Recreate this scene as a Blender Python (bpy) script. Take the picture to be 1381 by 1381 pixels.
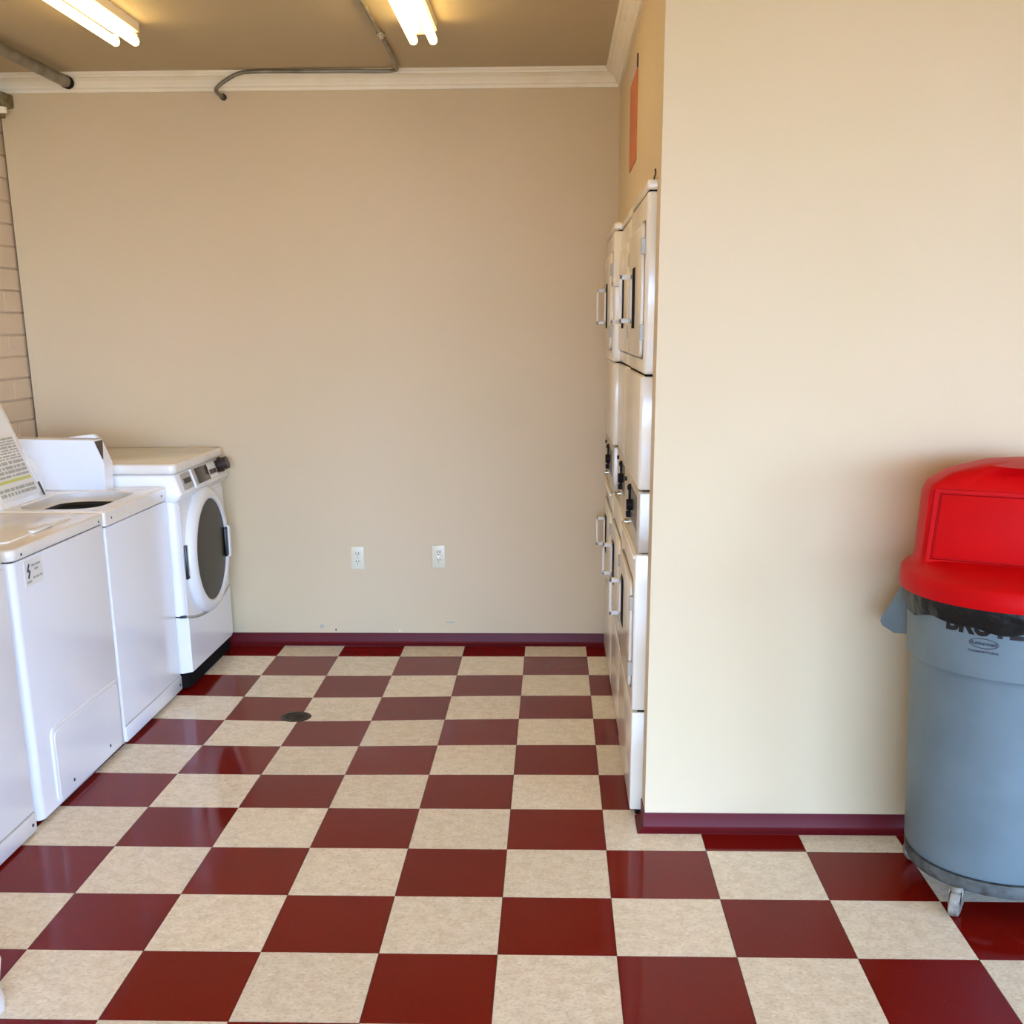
import bpy, bmesh, math, random
from mathutils import Vector, Matrix
random.seed(7)
PI = math.pi

# ------------------------------------------------------------------ camera, world, light, exposure
scene = bpy.context.scene
for o in list(bpy.data.objects):
    bpy.data.objects.remove(o)
C = scene.collection

FPX, PX, PY = 1534.85, 11.34, 169.04          # focal length and principal point offset, pixels of a 1381 frame
yaw, pit, rol = -0.0298, 0.265, -0.0048
fw = Vector((math.sin(yaw)*math.cos(pit), math.cos(yaw)*math.cos(pit), -math.sin(pit)))
rt = Vector((math.cos(yaw), -math.sin(yaw), 0.0))
up = rt.cross(fw)
r2 = math.cos(rol)*rt + math.sin(rol)*up
u2 = -math.sin(rol)*rt + math.cos(rol)*up
cam_d = bpy.data.cameras.new('camera')
cam = bpy.data.objects.new('camera', cam_d)
C.objects.link(cam)
M = Matrix.Identity(4)
for i in range(3):
    M[i][0], M[i][1], M[i][2] = r2[i], u2[i], -fw[i]
M[0][3], M[1][3], M[2][3] = -0.165, -5.337, 1.545
cam.matrix_world = M
cam_d.sensor_fit = 'HORIZONTAL'
cam_d.sensor_width = 36.0
cam_d.lens = 36.0*FPX/1381.0
cam_d.shift_x = -PX/1381.0
cam_d.shift_y = PY/1381.0
cam_d.clip_start = 0.05
scene.camera = cam

world = bpy.data.worlds.new('world')
scene.world = world
world.use_nodes = True
wn = world.node_tree.nodes
wn['Background'].inputs['Color'].default_value = (0.40, 0.61, 1.0, 1)   # clear blue sky
wn['Background'].inputs['Strength'].default_value = 28.0

def area(name, loc, rot, sx, sy, energy, color, portal=False):
    d = bpy.data.lights.new(name, 'AREA')
    d.shape = 'RECTANGLE'; d.size = sx; d.size_y = sy; d.energy = energy; d.color = color
    d.cycles.is_portal = portal
    o = bpy.data.objects.new(name, d); C.objects.link(o)
    o.location = loc; o.rotation_euler = rot
    return o
WX0, WX1, WZ1, REAR = -2.4, 5.0, 2.25, -10.8      # shop front opening behind the camera
EY0, EY1, XE = -8.6, -5.6, 5.2                   # side opening to the right of the camera
area('window_portal', ((WX0+WX1)/2, REAR-0.02, WZ1/2), (PI/2, 0, 0), WX1-WX0, WZ1, 1, (1, 1, 1), True)
area('side_window_portal', (XE+0.02, (EY0+EY1)/2, WZ1/2), (PI/2, 0, PI/2), EY1-EY0, WZ1, 1, (1, 1, 1), True)

sun_d = bpy.data.lights.new('sun', 'SUN'); sun_d.energy = 12.0; sun_d.angle = 0.01; sun_d.color = (1.0, 0.86, 0.62)
sun = bpy.data.objects.new('sun', sun_d); C.objects.link(sun)      # high behind the building: lights the pavement outside, not the room
sun.rotation_euler = (math.radians(-32), 0, math.radians(12))
scene.view_settings.view_transform = 'Standard'
scene.view_settings.look = 'None'
scene.view_settings.gamma = 1.0
scene.view_settings.use_curve_mapping = False
scene.view_settings.exposure = 0.12
scene.cycles.use_denoising = True
scene.cycles.max_bounces = 10
scene.cycles.diffuse_bounces = 6

# ------------------------------------------------------------------ materials
def srgb(r, g, b):
    f = lambda c: (c/255/12.92) if c/255 <= 0.04045 else ((c/255+0.055)/1.055)**2.4
    return (f(r), f(g), f(b), 1.0)

def mat(name, col, rough=0.5, metal=0.0, spec=0.5, coat=0.0, noise=None, bump=None, emis=None):
    m = bpy.data.materials.new(name); m.use_nodes = True
    nt = m.node_tree; b = nt.nodes['Principled BSDF']
    b.inputs['Base Color'].default_value = col
    b.inputs['Roughness'].default_value = rough
    b.inputs['Metallic'].default_value = metal
    b.inputs['Specular IOR Level'].default_value = spec
    b.inputs['Coat Weight'].default_value = coat
    b.inputs['Coat Roughness'].default_value = 0.08
    if emis:
        b.inputs['Emission Color'].default_value = emis[0]
        b.inputs['Emission Strength'].default_value = emis[1]
    tc = nt.nodes.new('ShaderNodeTexCoord')
    if noise:                                   # (scale, second colour, low, high, detail)
        n = nt.nodes.new('ShaderNodeTexNoise'); n.inputs['Scale'].default_value = noise[0]
        n.inputs['Detail'].default_value = noise[4] if len(noise) > 4 else 4
        r = nt.nodes.new('ShaderNodeValToRGB')
        r.color_ramp.elements[0].position = noise[2]; r.color_ramp.elements[0].color = col
        r.color_ramp.elements[1].position = noise[3]; r.color_ramp.elements[1].color = noise[1]
        nt.links.new(tc.outputs['Object'], n.inputs['Vector'])
        nt.links.new(n.outputs['Fac'], r.inputs['Fac'])
        nt.links.new(r.outputs['Color'], b.inputs['Base Color'])
    if bump:                                    # (scale, strength, distance)
        n = nt.nodes.new('ShaderNodeTexNoise'); n.inputs['Scale'].default_value = bump[0]
        bp = nt.nodes.new('ShaderNodeBump'); bp.inputs['Strength'].default_value = bump[1]
        bp.inputs['Distance'].default_value = bump[2]
        nt.links.new(tc.outputs['Object'], n.inputs['Vector'])
        nt.links.new(n.outputs['Fac'], bp.inputs['Height'])
        nt.links.new(bp.outputs['Normal'], b.inputs['Normal'])
    return m

WALL = srgb(216, 196, 161)
MT = {
 'wall': mat('wall_paint', WALL, 0.55, spec=0.3, noise=(1.3, srgb(213, 194, 156), 0.35, 0.7), bump=(60, 0.10, 0.004)),
 'brick': mat('painted_brick', srgb(216, 196, 168), 0.6, spec=0.3, bump=(45, 0.35, 0.006)),
 'ceiling': mat('ceiling_paint', srgb(196, 180, 146), 0.75, spec=0.2, bump=(50, 0.1, 0.004)),
 'trim': mat('crown_paint', srgb(246, 238, 214), 0.4, noise=(9, srgb(240, 230, 202), 0.45, 0.75)),
 'base': mat('vinyl_cove_base', srgb(92, 18, 24), 0.4, spec=0.15),
 'gap': mat('dark_gap', srgb(24, 20, 18), 0.9, spec=0.1),
 'subfloor': mat('subfloor', srgb(52, 34, 28), 0.8),
 'white': mat('white_enamel', srgb(238, 239, 240), 0.22, coat=0.35),
 'white_top': mat('white_enamel_warm_lit_top', srgb(236, 232, 222), 0.22, coat=0.4, noise=(5, srgb(226, 218, 204), 0.45, 0.75)),  # warm light on the machine tops is put into this beige enamel colour
 'plastic': mat('white_plastic', srgb(234, 234, 230), 0.35),
 'ivory': mat('dryer_enamel', srgb(238, 230, 210), 0.16),
 'ivory_edge': mat('dryer_handle_plastic', srgb(250, 244, 230), 0.4),
 'ctl': mat('brushed_control_panel', srgb(196, 184, 164), 0.3, metal=0.2),
 'black': mat('black_plastic', srgb(18, 16, 16), 0.35),
 'knob': mat('matte_black_plastic', srgb(22, 18, 16), 0.65, spec=0.25),
 'brown': mat('dark_brown_panel', srgb(58, 40, 34), 0.35),
 'glass': mat('smoked_door_glass', srgb(50, 46, 36), 0.35, spec=0.25),
 'lcd': mat('dark_display', srgb(52, 46, 40), 0.18),
 'grey': mat('grey_panel', srgb(176, 172, 160), 0.35),
 'chrome': mat('chrome', srgb(205, 200, 190), 0.2, metal=1.0),
 'steel': mat('galvanised_pipe', srgb(150, 146, 132), 0.42, metal=0.55, noise=(14, srgb(120, 114, 100), 0.4, 0.7)),
 'paper': mat('paper_sticker', srgb(232, 230, 220), 0.6),
 'ink': mat('grey_print', srgb(172, 172, 162), 0.6),
 'darkink': mat('dark_print', srgb(60, 64, 72), 0.6),
 'yellow': mat('yellow_highlight', srgb(206, 206, 112), 0.6),
 'ivoryplate': mat('ivory_outlet', srgb(226, 220, 192), 0.35),
 'slot': mat('outlet_slot', srgb(60, 52, 40), 0.7),
 'red': mat('red_plastic', srgb(194, 5, 9), 0.45, spec=0.12, noise=(12, srgb(186, 5, 10), 0.4, 0.7)),
 'can': mat('grey_blue_plastic', srgb(104, 120, 124), 0.48, noise=(7, srgb(96, 112, 116), 0.4, 0.7), bump=(70, 0.08, 0.002)),
 'dolly': mat('dirty_dolly_plastic', srgb(92, 96, 92), 0.6, noise=(22, srgb(58, 58, 52), 0.4, 0.65)),
 'wheel': mat('caster_wheel', srgb(150, 144, 132), 0.5, noise=(40, srgb(96, 90, 80), 0.4, 0.65)),
 'bag': mat('black_bin_liner', srgb(20, 20, 18), 0.35, spec=0.3, bump=(30, 0.5, 0.01)),
 'orange': mat('orange_notice', srgb(196, 112, 62), 0.6),
 'lilac': mat('pale_notice_band', srgb(200, 188, 184), 0.6),
 'tube': mat('fluorescent_tube', srgb(255, 250, 240), 0.4, emis=(srgb(255, 219, 146), 9.0)),
 'fixture': mat('fixture_enamel', srgb(236, 226, 206), 0.4),
 'drain': mat('drain_iron', srgb(84, 74, 60), 0.5, metal=0.6, noise=(60, srgb(50, 44, 36), 0.4, 0.6)),
 'oldbox': mat('old_fitting', srgb(126, 112, 72), 0.6, noise=(40, srgb(90, 80, 54), 0.4, 0.6)),
 'cloth': mat('white_cloth', srgb(238, 232, 226), 0.8),
 'ground': mat('sandy_ground', srgb(150, 122, 82), 0.8, noise=(3, srgb(140, 112, 74), 0.4, 0.7)),
}

def tile_mat(name, base, spots, rough):
    """vinyl composition tile: mottled base with fine chips, a waxed gloss with soft waviness"""
    m = bpy.data.materials.new(name); m.use_nodes = True
    nt = m.node_tree; b = nt.nodes['Principled BSDF']; L = nt.links
    tc = nt.nodes.new('ShaderNodeTexCoord')
    geo = nt.nodes.new('ShaderNodeNewGeometry')
    oi = nt.nodes.new('ShaderNodeObjectInfo')
    cur = None
    prev = nt.nodes.new('ShaderNodeRGB'); prev.outputs[0].default_value = base
    out = prev.outputs[0]
    for k, (sc, lo, hi, col, amt) in enumerate(spots):
        n = nt.nodes.new('ShaderNodeTexNoise'); n.inputs['Scale'].default_value = sc; n.inputs['Detail'].default_value = 3
        mp = nt.nodes.new('ShaderNodeMapping'); mp.inputs['Rotation'].default_value = (0, 0, 0.7+k); mp.inputs['Scale'].default_value = (1, 1.35, 1)
        L.new(geo.outputs['Position'], mp.inputs['Vector']); L.new(mp.outputs['Vector'], n.inputs['Vector'])
        r = nt.nodes.new('ShaderNodeMapRange'); r.inputs['From Min'].default_value = lo; r.inputs['From Max'].default_value = hi
        r.inputs['To Max'].default_value = amt
        L.new(n.outputs['Fac'], r.inputs['Value'])
        mx = nt.nodes.new('ShaderNodeMix'); mx.data_type = 'RGBA'
        L.new(r.outputs['Result'], mx.inputs['Factor']); L.new(out, mx.inputs['A']); mx.inputs['B'].default_value = col
        out = mx.outputs['Result']
    hs = nt.nodes.new('ShaderNodeHueSaturation')
    rr = nt.nodes.new('ShaderNodeMapRange'); rr.inputs['To Min'].default_value = 0.94; rr.inputs['To Max'].default_value = 1.05
    L.new(oi.outputs['Random'], rr.inputs['Value']); L.new(rr.outputs['Result'], hs.inputs['Value']); L.new(out, hs.inputs['Color'])
    L.new(hs.outputs['Color'], b.inputs['Base Color'])
    b.inputs['Roughness'].default_value = rough
    b.inputs['Specular IOR Level'].default_value = 0.17
    n = nt.nodes.new('ShaderNodeTexNoise'); n.inputs['Scale'].default_value = 5.0
    bp = nt.nodes.new('ShaderNodeBump'); bp.inputs['Strength'].default_value = 0.10; bp.inputs['Distance'].default_value = 0.01
    L.new(geo.outputs['Position'], n.inputs['Vector']); L.new(n.outputs['Fac'], bp.inputs['Height']); L.new(bp.outputs['Normal'], b.inputs['Normal'])
    return m
MT['tile_red'] = tile_mat('red_vinyl_tile', srgb(121, 18, 9), [(3, .4, .7, srgb(112, 15, 8), .6), (120, .60, .75, srgb(144, 58, 46), .4)], 0.09)
MT['tile_beige'] = tile_mat('beige_vinyl_tile', srgb(242, 234, 215), [(22, .38, .66, srgb(224, 213, 190), .8), (85, .50, .66, srgb(204, 188, 160), .5), (60, .58, .70, srgb(252, 246, 230), .8), (130, .64, .72, srgb(186, 168, 140), .5)], 0.13)

# checker continuation for the floor behind the camera
def checker_mat():
    m = bpy.data.materials.new('checker_floor'); m.use_nodes = True
    nt = m.node_tree; b = nt.nodes['Principled BSDF']
    geo = nt.nodes.new('ShaderNodeNewGeometry'); ck = nt.nodes.new('ShaderNodeTexChecker')
    ck.inputs['Scale'].default_value = 1/0.3048
    ck.inputs['Color1'].default_value = srgb(212, 198, 170); ck.inputs['Color2'].default_value = srgb(128, 34, 24)
    mp = nt.nodes.new('ShaderNodeMapping'); mp.inputs['Location'].default_value = (0.0, 0.0, 0.1/3)
    nt.links.new(geo.outputs['Position'], mp.inputs['Vector']); nt.links.new(mp.outputs['Vector'], ck.inputs['Vector'])
    nt.links.new(ck.outputs['Color'], b.inputs['Base Color']); b.inputs['Roughness'].default_value = 0.18
    return m
MT['checker'] = checker_mat()

# ------------------------------------------------------------------ geometry helpers
def merge(dst, src):
    me = bpy.data.meshes.new('tmp'); src.to_mesh(me); src.free(); dst.from_mesh(me); bpy.data.meshes.remove(me)

def BM():
    return bmesh.new()

def box(bm, x0, x1, y0, y1, z0, z1, bev=0.0, seg=2, mtx=None):
    t = bmesh.new()
    bmesh.ops.create_cube(t, size=1.0)
    for v in t.verts:
        v.co = Vector(((x0+x1)/2+v.co.x*(x1-x0), (y0+y1)/2+v.co.y*(y1-y0), (z0+z1)/2+v.co.z*(z1-z0)))
    if bev > 0:
        bmesh.ops.bevel(t, geom=list(t.edges), offset=bev, segments=seg, profile=0.5, affect='EDGES')
    if mtx is not None:
        bmesh.ops.transform(t, matrix=mtx, verts=list(t.verts))
    merge(bm, t)
    return bm

def prism(bm, poly, axis, lo, hi, bev=0.0, seg=2, mtx=None):
    """poly: 2-D outline in the other two axes (axis x: (y,z), y: (x,z), z: (x,y))"""
    t = bmesh.new()
    def p3(a, b, c):
        return {'x': (c, a, b), 'y': (a, c, b), 'z': (a, b, c)}[axis]
    A = [t.verts.new(p3(a, b, lo)) for a, b in poly]
    B = [t.verts.new(p3(a, b, hi)) for a, b in poly]
    n = len(poly)
    t.faces.new(A); t.faces.new(B[::-1])
    for i in range(n):
        t.faces.new((A[i], B[i], B[(i+1) % n], A[(i+1) % n]))
    bmesh.ops.recalc_face_normals(t, faces=list(t.faces))
    if bev > 0:
        caps = [e for e in t.edges if len({round((v.co.x, v.co.y, v.co.z)['xyz'.index(axis)], 6) for v in e.verts}) == 1]
        bmesh.ops.bevel(t, geom=caps, offset=bev, segments=seg, profile=0.5, affect='EDGES')
    if mtx is not None:
        bmesh.ops.transform(t, matrix=mtx, verts=list(t.verts))
    merge(bm, t)
    return bm

def rrect(a0, a1, b0, b1, r, n=5):
    pts = []
    for cx, cy, s in ((a1-r, b1-r, 0), (a0+r, b1-r, 1), (a0+r, b0+r, 2), (a1-r, b0+r, 3)):
        for k in range(n+1):
            t = (s + k/n)*PI/2
            pts.append((cx+r*math.cos(t), cy+r*math.sin(t)))
    return pts

def lathe(bm, prof, seg=48, mtx=None, closed=False):
    """profile of (r, z) turned about the z axis"""
    t = bmesh.new(); rings = []
    for r, z in prof:
        if r < 1e-6:
            rings.append([t.verts.new((0, 0, z))])
        else:
            rings.append([t.verts.new((r*math.cos(2*PI*k/seg), r*math.sin(2*PI*k/seg), z)) for k in range(seg)])
    pairs = list(zip(rings[:-1], rings[1:]))
    if closed: pairs.append((rings[-1], rings[0]))
    for a, b in pairs:
        for k in range(seg):
            q = [a[k % len(a)], a[(k+1) % len(a)] if len(a) > 1 else None, b[(k+1) % len(b)] if len(b) > 1 else None, b[k % len(b)]]
            q = [v for v in q if v is not None]
            if len(set(q)) >= 3:
                t.faces.new(q)
    bmesh.ops.recalc_face_normals(t, faces=list(t.faces))
    if mtx is not None:
        bmesh.ops.transform(t, matrix=mtx, verts=list(t.verts))
    merge(bm, t)
    return bm

def tube(bm, path, r, seg=12, cap=True):
    t = bmesh.new(); P = [Vector(p) for p in path]; rings = []
    nrm = None
    for i, p in enumerate(P):
        d = (P[min(i+1, len(P)-1)]-P[max(i-1, 0)]).normalized()
        if nrm is None:
            nrm = d.orthogonal().normalized()
        else:
            nrm = (nrm - d*nrm.dot(d)).normalized()
        bn = d.cross(nrm)
        rings.append([t.verts.new(p+(nrm*math.cos(2*PI*k/seg)+bn*math.sin(2*PI*k/seg))*r) for k in range(seg)])
    for a, b in zip(rings[:-1], rings[1:]):
        for k in range(seg):
            t.faces.new((a[k], a[(k+1) % seg], b[(k+1) % seg], b[k]))
    if cap:
        t.faces.new(rings[0]); t.faces.new(rings[-1])
    bmesh.ops.recalc_face_normals(t, faces=list(t.faces))
    merge(bm, t)
    return bm

def smooth_path(pts, n=8):
    P = [Vector(p) for p in pts]; P = [2*P[0]-P[1]]+P+[2*P[-1]-P[-2]]; out = []
    for i in range(1, len(P)-2):
        for k in range(n):
            t = k/n
            a, b, c, d = P[i-1], P[i], P[i+1], P[i+2]
            out.append(0.5*((2*b)+(c-a)*t+(2*a-5*b+4*c-d)*t*t+(3*b-a-3*c+d)*t**3))
    out.append(P[-2])
    return out

def cyl(bm, p0, p1, r, seg=20):
    return tube(bm, [p0, p1], r, seg)

def obj(name, bm, m, parent=None, smooth=True, label=None):
    me = bpy.data.meshes.new(name)
    if parent is not None:
        root = parent
        while root.parent: root = root.parent
        bmesh.ops.translate(bm, verts=list(bm.verts), vec=-root.location)
    bm.to_mesh(me); bm.free()
    me.materials.append(MT[m] if isinstance(m, str) else m)
    if smooth:
        me.polygons.foreach_set('use_smooth', [True]*len(me.polygons))
        me.set_sharp_from_angle(angle=math.radians(38))
    o = bpy.data.objects.new(name, me); C.objects.link(o)
    if parent is not None: o.parent = parent
    if label: o['label'] = label
    return o

def tag(o, label, cat, group=None):
    o['label'] = label; o['category'] = cat
    if group: o['group'] = group
    return o

def thing(name, loc, label, cat, group=None):
    o = bpy.data.objects.new(name, None); C.objects.link(o)
    o.location = loc; o.empty_display_size = 0.1
    return tag(o, label, cat, group)

def struct(name, bm, m, label, parent=None, smooth=False):
    o = obj(name, bm, m, parent, smooth)
    if parent is None:
        o['kind'] = 'structure'
        o['label'] = label
    return o

def text_bm(s, size, bold=0.0, shear=0.0):
    cu = bpy.data.curves.new('t', 'FONT'); cu.body = s; cu.size = size; cu.align_x = 'CENTER'; cu.offset = bold; cu.shear = shear
    cu.resolution_u = 3
    o = bpy.data.objects.new('t', cu); C.objects.link(o)
    bpy.context.view_layer.update()
    me = bpy.data.meshes.new_from_object(o.evaluated_get(bpy.context.evaluated_depsgraph_get()))
    bm = bmesh.new(); bm.from_mesh(me)
    bpy.data.objects.remove(o); bpy.data.curves.remove(cu); bpy.data.meshes.remove(me)
    return bm

# ------------------------------------------------------------------ the room
T = 0.3048
YB, XR, YP, ZC, XL = 0.205, 0.127, -1.99, 2.655, -2.69     # back wall, short right wall, partition face, ceiling, left brick face
DR = Vector((-1.236, -0.865)); DR_A, DR_S = 0.017, 0.7     # floor drain and the shallow dish around it
def dip(x, y):
    return -DR_A*math.exp(-((x-DR.x)**2+(y-DR.y)**2)/DR_S**2)

YT = -13*T                                        # east wall, end of the single tiles
bm = BM()
box(bm, -2.9, XE+.2, YT, YB+.2, -0.15, -0.024)
floor = struct('floor', bm, 'subfloor', 'red and beige checkerboard vinyl tile floor')
bm = BM(); box(bm, -2.9, XE+.2, REAR-.2, YT, -0.15, 0.0)
fo = obj('floor_surface', bm, 'checker', floor, False)

JG = 0.0009
for i in range(-9, 12):
    for j in range(-1, 13):
        x0, x1 = i*T+JG, (i+1)*T-JG
        y1, y0 = -j*T-JG, -(j+1)*T+JG
        x0 = max(x0, XL-.005); y1 = min(y1, YB-0.002); x1 = min(x1, XE)
        if x1-x0 < .01 or y1-y0 < .01: continue
        if x0 > 0.6 and y0 > YP+0.02 and x0 > XR: continue           # inside the closed chase behind the dryers
        if i > 9: continue
        red = (i+j) % 2 == 1
        t = BM()
        dd = math.hypot((x0+x1)/2-DR.x, (y0+y1)/2-DR.y)
        n = 4 if dd < 1.6 else 1
        bmesh.ops.create_grid(t, x_segments=n, y_segments=n, size=0.5)
        for v in t.verts:
            x = (x0+x1)/2+v.co.x*(x1-x0); y = (y0+y1)/2+v.co.y*(y1-y0)
            v.co = Vector((x, y, dip(x, y) if n > 1 else 0.0))
        ring = [e for e in t.edges if e.is_boundary]
        ex = bmesh.ops.extrude_edge_only(t, edges=ring)
        for v in [g for g in ex['geom'] if isinstance(g, bmesh.types.BMVert)]:
            v.co.z -= 0.003
        obj('tile', t, 'tile_red' if red else 'tile_beige', floor, False)

# walls
bm = BM(); box(bm, XL+0.011, XE+.2, YB, YB+.2, 0, ZC+.15); box(bm, -2.9, XL+0.011, YB+.05, YB+.2, 0, ZC+.15)
wb = struct('wall_back', bm, 'wall', 'plain tan painted back wall with two outlets')
bm = BM(); box(bm, -2.9, XL-0.010, REAR-.2, YB+.05, 0, ZC+.15)
wl = struct('wall_left', bm, 'brick', 'tan painted brick wall behind the washers')
CH, BL = 0.0990, 0.40
for k in range(-1, 16):
    z0 = 1.131+k*CH
    off = 0.04 if k % 2 == 1 else 0.04-BL/2
    y = off+BL
    while y > -3.2:
        a, b = y-BL+0.004, min(y-0.004, YB+.03)
        if b-a > 0.02:
            t = BM(); dx = random.uniform(-.002, .002)
            box(t, XL-0.012, XL+dx, a, b, z0+0.0035, min(z0+CH-0.0035, ZC), 0.003, 1)
            obj('brick', t, 'brick', wl, False)
        y -= BL
bm = BM()
box(bm, XR, XE, YP, YP+.045, 0, ZC+.15)
box(bm, XR, XR+.10, YP+.045, YB, 1.960, ZC+.15)
box(bm, XR, XR+.10, 0.182, YB, 0, 1.960)
box(bm, XR, XR+.10, YP+.045, -1.875, 0, 1.960)
struct('wall_right', bm, 'wall', 'cream painted partition wall beside the stacked dryers')
bm = BM(); box(bm, XE, XE+.2, REAR-.2, EY0, 0, ZC+.15); box(bm, XE, XE+.2, EY1, YB, 0, ZC+.15); box(bm, XE, XE+.2, EY0, EY1, WZ1, ZC+.15)
struct('wall_east', bm, 'wall', 'cream painted wall out of view on the right')
bm = BM()
box(bm, -2.9, WX0, REAR-.2, REAR, 0, ZC+.15); box(bm, WX1, XE+.2, REAR-.2, REAR, 0, ZC+.15); box(bm, WX0, WX1, REAR-.2, REAR, WZ1, ZC+.15)
struct('wall_rear', bm, 'wall', 'wall behind the camera around the shop front opening')
bm = BM()
for k in range(5):
    x = WX0+(WX1-WX0)*k/4; box(bm, x-.025, x+.025, REAR-.12, REAR-.06, 0, WZ1)
box(bm, WX0, WX1, REAR-.12, REAR-.06, WZ1-.05, WZ1); box(bm, WX0, WX1, REAR-.12, REAR-.06, 0, .06)
for k in range(4):
    y = EY0+(EY1-EY0)*k/3; box(bm, XE+.06, XE+.12, y-.025, y+.025, 0, WZ1)
box(bm, XE+.06, XE+.12, EY0, EY1, WZ1-.05, WZ1)
struct('window_1', bm, 'steel', 'metal framed shop front opening behind the camera')
bm = BM(); box(bm, -2.9, XE+.2, REAR-.2, YB+.2, ZC, ZC+.15)
struct('ceiling', bm, 'ceiling', 'tan painted ceiling with fluorescent lights')
bm = BM(); box(bm, -40, XE+.2, -60, REAR-.2, -0.25, -0.02); box(bm, XE+.2, 40, -60, 30, -0.25, -0.02)
struct('floor_outside', bm, 'ground', 'sandy brown ground outside the shop front')

# crown moulding
CP = [(0, 2.580), (.010, 2.580), (.013, 2.592), (.020, 2.597), (.023, 2.606), (.036, 2.622), (.052, 2.632), (.060, 2.634), (.062, 2.641), (.066, 2.643), (.066, ZC), (0, ZC)]
def crown(name, fn, label):
    t = BM(); A = [t.verts.new(fn(d, z, 0)) for d, z in CP]; B = [t.verts.new(fn(d, z, 1)) for d, z in CP]
    n = len(CP)
    for i in range(n): t.faces.new((A[i], B[i], B[(i+1) % n], A[(i+1) % n]))
    t.faces.new(A); t.faces.new(B)
    bmesh.ops.recalc_face_normals(t, faces=list(t.faces))
    struct(name, t, 'trim', label, smooth=False)
crown('trim_1', lambda d, z, e: (XL+.011 if e == 0 else XR-d, YB-d, z), 'white crown moulding along the back wall')
crown('trim_2', lambda d, z, e: (XR-d, YB-d if e == 0 else YP+.001, z), 'white crown moulding above the stacked dryers')

# cove base: (distance from wall, height)
BP = [(0, 0.062), (.003, 0.062), (.004, 0.058), (.004, 0.020), (.008, 0.010), (.018, 0.004), (.024, 0.0015), (.024, 0.0), (0, 0.0)]
def basebd(name, fn, label):
    t = BM(); A = [t.verts.new(fn(d, z, 0)) for d, z in BP]; B = [t.verts.new(fn(d, z, 1)) for d, z in BP]
    n = len(BP)
    for i in range(n): t.faces.new((A[i], B[i], B[(i+1) % n], A[(i+1) % n]))
    t.faces.new(A); t.faces.new(B)
    bmesh.ops.recalc_face_normals(t, faces=list(t.faces))
    struct(name, t, 'base', label, smooth=True)
basebd('baseboard_back', lambda d, z, e: (XL+.011 if e == 0 else XR-.02, YB-d, z), 'dark red cove base along the back wall')
basebd('baseboard_right', lambda d, z, e: (XR-d if e == 0 else XE, YP-d, z), 'dark red cove base below the cream partition wall')
basebd('baseboard_return', lambda d, z, e: (XR-d, YP-d if e == 0 else -1.876, z), 'short dark red cove base return beside the stacked dryers')

# ------------------------------------------------------------------ top-load washers
XF = -1.812
def screw(parent, p, r=0.0045, m='darkink', ax=(1, 0, 0)):
    b = BM(); a = Vector(ax)
    cyl(b, Vector(p)-a*0.002, Vector(p)+a*0.0015, r, 10); obj('screw', b, m, parent)

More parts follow.
